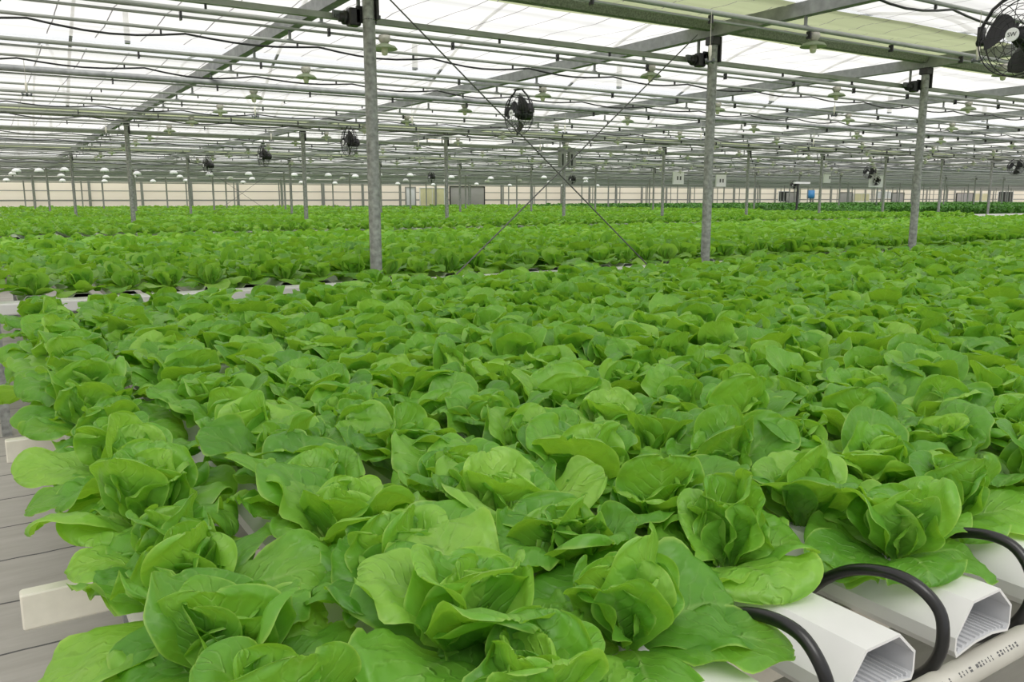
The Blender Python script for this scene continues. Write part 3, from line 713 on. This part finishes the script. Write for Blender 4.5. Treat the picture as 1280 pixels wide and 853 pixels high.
# planting positions of the front bed
heads = []
for i in range(NCH):
    R = random.Random(100+i); y = {0: .95, 1: .83, 2: .96, 3: 1.06, 4: .90, 5: .95}.get(i, .88+.10*R.random()); j = 0
    while y < (5.48 if i < 7 else 5.80):
        heads.append((CH0+CHD*i+R.uniform(-.012, .012)-(.05 if i == 2 and j == 0 else 0)-(.015 if i == 0 else 0), y+R.uniform(-.02, .02), i, j)); y += .232; j += 1
vis = [h for h in heads if inview((h[0], h[1], ZT1+.08), 90)]
vis.sort(key=lambda h: h[0]**2+h[1]**2)
solo = vis[:300]; solos = set(solo)
near_meshes = []; mid_meshes = []
for k in range(22): near_meshes.append(np_mesh('lettuce', *head(10+k, 24, 20, 17), M_leaf))
edge_meshes = [np_mesh('lettuce', *head(40+k, 26, 20, 17, 1.0, 1), M_leaf) for k in range(10)]
for k in range(14): mid_meshes.append(np_mesh('lettuce', *head(60+k, 22, 10, 9), M_leaf))
SPECIAL = {(3, 0): 'big open butter lettuce above the middle white channel mouth, its heart showing', (4, 0): 'big butter lettuce drooping over the right-hand white channel, funnel-shaped leaf in its middle',
           (2, 0): 'large butter lettuce at the bottom centre left of the first black tube', (1, 0): 'large butter lettuce with broad pale leaves at the bottom edge', (0, 0): 'butter lettuce at the front left corner, leaves hanging over the bed side'}
for n, h in enumerate(solo):
    x, y, i, j = h; d = math.hypot(x, y)
    me = edge_meshes[n % 10] if i == 0 or j == 0 else near_meshes[n % 22] if d < 3.0 else mid_meshes[n % 14]
    o = bpy.data.objects.new('butter_lettuce', me); C.objects.link(o)
    s = rng.uniform(.95, 1.12)*((.93 if j < 2 else .95 if j < 8 else 1.12) if i == 0 else 1.0)
    o.location = (x, y, ZT1-.004); o.scale = (s, s, s*rng.uniform(.9, 1.05)); o.rotation_euler = (rng.uniform(-.12, .12), rng.uniform(-.12, .12), rng.uniform(0, 6.28))
    lab = SPECIAL.get((i, j)) or 'green butter lettuce, %s plant back from the front on the %s channel from the left' % (ordn(j), ordn(i))
    tag(o, lab, 'lettuce', 'butter lettuces of the front bed')
# everything beyond the nearest three hundred: one mass
def scatter(name, spots, protos, label, cat, m, zs=1.0):
    Vs, Us, Fs, Ts = [], [], [], []; off = 0; R = np.random.default_rng(5)
    by = {}
    for (x, y, z, li, sc) in spots: by.setdefault((li, int(R.integers(len(protos[li])))), []).append((x, y, z, sc))
    for (li, k), L in by.items():
        V, U, F_, T = protos[li][k]; n = len(L); A = np.array(L); a = R.random(n)*6.28; c, s = np.cos(a)[:, None], np.sin(a)[:, None]
        sc = A[:, 3:4]*R.uniform(.88, 1.14, (n, 1)); hz = R.uniform(.85, 1.12, (n, 1))*zs
        P = np.stack([(V[None, :, 0]*c-V[None, :, 1]*s)*sc+A[:, 0:1], (V[None, :, 0]*s+V[None, :, 1]*c)*sc+A[:, 1:2], V[None, :, 2]*sc*hz+A[:, 2:3]], -1)
        Vs.append(P.reshape(-1, 3)); Us.append(np.tile(U, (n, 1))); Ts.append((T[None]+.12*zs+R.uniform(-.14, .14, (n, 1))).clip(0, 1).ravel())
        Fs.append((F_[None]+(np.arange(n)*len(V))[:, None, None]+off).reshape(-1, 4)); off += n*len(V)
    o = bpy.data.objects.new(name, np_mesh(name, np.concatenate(Vs), np.concatenate(Us), np.concatenate(Fs), np.concatenate(Ts), m)); C.objects.link(o)
    tag(o, label, cat, kind='stuff'); return o
LOD = [[head(200+k, 19, 8, 7) for k in range(8)], [head(300+k, 16, 6, 5) for k in range(8)], [head(400+k, 11, 4, 4) for k in range(6)], [head(500+k, 8, 3, 3) for k in range(6)]]
sp = [(x, y, ZT1-.004, 0, 1.0) for (x, y, i, j) in heads if (x, y, i, j) not in solos]
R = random.Random(3)
def bed(y0, y1, du, dv, z, lod, sc, xlo=-.05, cond=None):
    y = y0
    while y < y1:
        xm = 2.25*y+3; x = xlo
        while x < xm:
            if cond is None or cond(x, y): sp.append((x+R.uniform(-.03, .03), y+R.uniform(-.04, .04), z, lod(x, y) if callable(lod) else lod, sc))
            x += du
        y += dv
sp += [(x-.03, y, ZT1, 4, 1.05) for (x, y, i, j) in heads if i == 0 and (x, y, i, j) not in solos]
LOD.append([head(600+k, 19, 7, 6, 1.0, 1) for k in range(6)])
for _i in range(70): sp.append((-.05+CHD*_i, V2+.06, ZB2+.094, 4, 1.08))
bed(V2+.27, 14.5, CHD, .235, ZB2+.094, lambda x, y: 1 if x*x+y*y < 130 else 2, 1.03)
bed(V3+.10, 28.9, .34, .26, ZB3+.094, 2, 1.05, cond=lambda x, y: x < 31.5-(.0 if y < 17.6 else 0) and not (x > 30 and y > 18.6+.0*x) )
bed(30.6, 43.0, .42, .36, ZB3+.094, 3, 1.35, cond=lambda x, y: x < 35.5)
bed(44.6, 56.0, .5, .5, ZB3+.094, 3, 1.6, cond=lambda x, y: x < 36)
bed(57.4, 69.4, .6, .6, ZB3+.10, 3, 1.9, cond=lambda x, y: x < 22 or 35 < x < 44)
scatter('lettuce_crop', sp, LOD, 'mass of bright green lettuces filling the beds behind the nearest plants', 'lettuce crop', M_leaf)
# darker taller crop
def bush(seed):
    Rn = np.random.default_rng(seed); V = []; U = []; F_ = []; T = []; off = 0
    for i in range(16):
        P, u = leaf(.16, .06, math.radians(70), math.radians(-10), .6, .3, .1, Rn.random()*6, 3, 3)
        a = Rn.random()*6.28; z = Rn.random()**.8*.30; c, s = math.cos(a), math.sin(a); P = P+np.array([.02+.10*Rn.random(), 0, z])
        P = np.stack([P[:, 0]*c-P[:, 1]*s, P[:, 0]*s+P[:, 1]*c, P[:, 2]], -1)
        V.append(P); U.append(u); F_.append(grid_faces(3, 3)+off); off += len(P); T.append(np.full(len(P), Rn.random()))
    return np.concatenate(V), np.concatenate(U), np.concatenate(F_), np.concatenate(T)
BU = [[bush(k) for k in range(8)]]
bs = []; y = 18.6
while y < 56:
    x = 36.2+.0*y if y < 30 else 37
    while x < min(95, 2.3*y+4): bs.append((x+R.uniform(-.1, .1), y+R.uniform(-.1, .1), ZB3+.02, 0, 1.0 if y < 30 else 1.15)); x += .26 if y < 24 else .4
    y += .26 if y < 24 else .45
scatter('dark_green_crop', bs, BU, 'taller dark green leafy crop in the beds at the right before the end wall', 'leafy crop', M_basil)
bs = []
y = 57.6
while y < 69.3:
    x = 22.0
    while x < 110:
        if x < 34.5 or x > 44.2: bs.append((x+R.uniform(-.15, .15), y, ZB3-.08, 0, 1.25))
        x += .5
    y += .6
scatter('dark_green_rows', bs, BU, 'thin line of dark green crop in front of the end wall', 'leafy crop', M_basil, .8)
# supports for far crops: plain bench tops on legs
for i, (x0, x1, y0, y1, z) in enumerate(((-.2, 35.9, 30.4, 43.2, ZB3+.04), (-.2, 36.4, 44.4, 56.2, ZB3+.04), (-.2, 110, 57.2, 69.6, ZB3-.15), (35.8, 95, 18.3, 56.2, ZB3-.01), (-.2, 31.6, V3+.9, 29.0, ZB3-.02))):
    m = MB(); m.box(x0, x1, y0, y1, z-.06, z); x = x0+.5
    while x < x1: 
        for yy in (y0+.4, y1-.4): m.box(x-.04, x+.04, yy-.04, yy+.04, 0, z-.06)
        x += 5
    tag(m.build('growing_bench', M_box), ['grey bench under the fourth bed of lettuce', 'grey bench under the fifth bed of lettuce', 'grey bench under the crop along the end wall', 'grey bench under the dark crop at the right', 'grey bench under the third bed'][i], 'bench')

# ------------------------------------------------------------------ light
w = bpy.data.worlds.new('world'); bpy.context.scene.world = w; w.use_nodes = True
nt = w.node_tree; bg = nt.nodes['Background']
tc = nd(nt, 'ShaderNodeTexCoord'); sx = nd(nt, 'ShaderNodeSeparateXYZ'); nt.links.new(tc.outputs['Generated'], sx.inputs[0])
nt.links.new(ramp(nt, sx.outputs[2], [(0, (.84, .85, .88)), (.25, (.90, .91, .93)), (.6, (.62, .62, .63)), (1, (.57, .57, .57))]), bg.inputs[0])
bg.inputs[1].default_value = 1.0
sun = bpy.data.lights.new('sun', 'SUN'); sun.energy = 3.4; sun.angle = math.radians(40); sun.color = (1, .98, .93)
so = bpy.data.objects.new('sun', sun); C.objects.link(so); so.rotation_euler = (math.radians(34), 0, math.radians(-25))
sc = bpy.context.scene
sc.view_settings.view_transform = 'Standard'; sc.view_settings.look = 'None'; sc.view_settings.gamma = 1; sc.view_settings.use_curve_mapping = False
sc.view_settings.exposure = 0.17
cy_ = sc.cycles; cy_.max_bounces = 10; cy_.diffuse_bounces = 5; cy_.transmission_bounces = 6; cy_.transparent_max_bounces = 12; cy_.glossy_bounces = 2
cy_.use_denoising = True; cy_.sample_clamp_indirect = 4
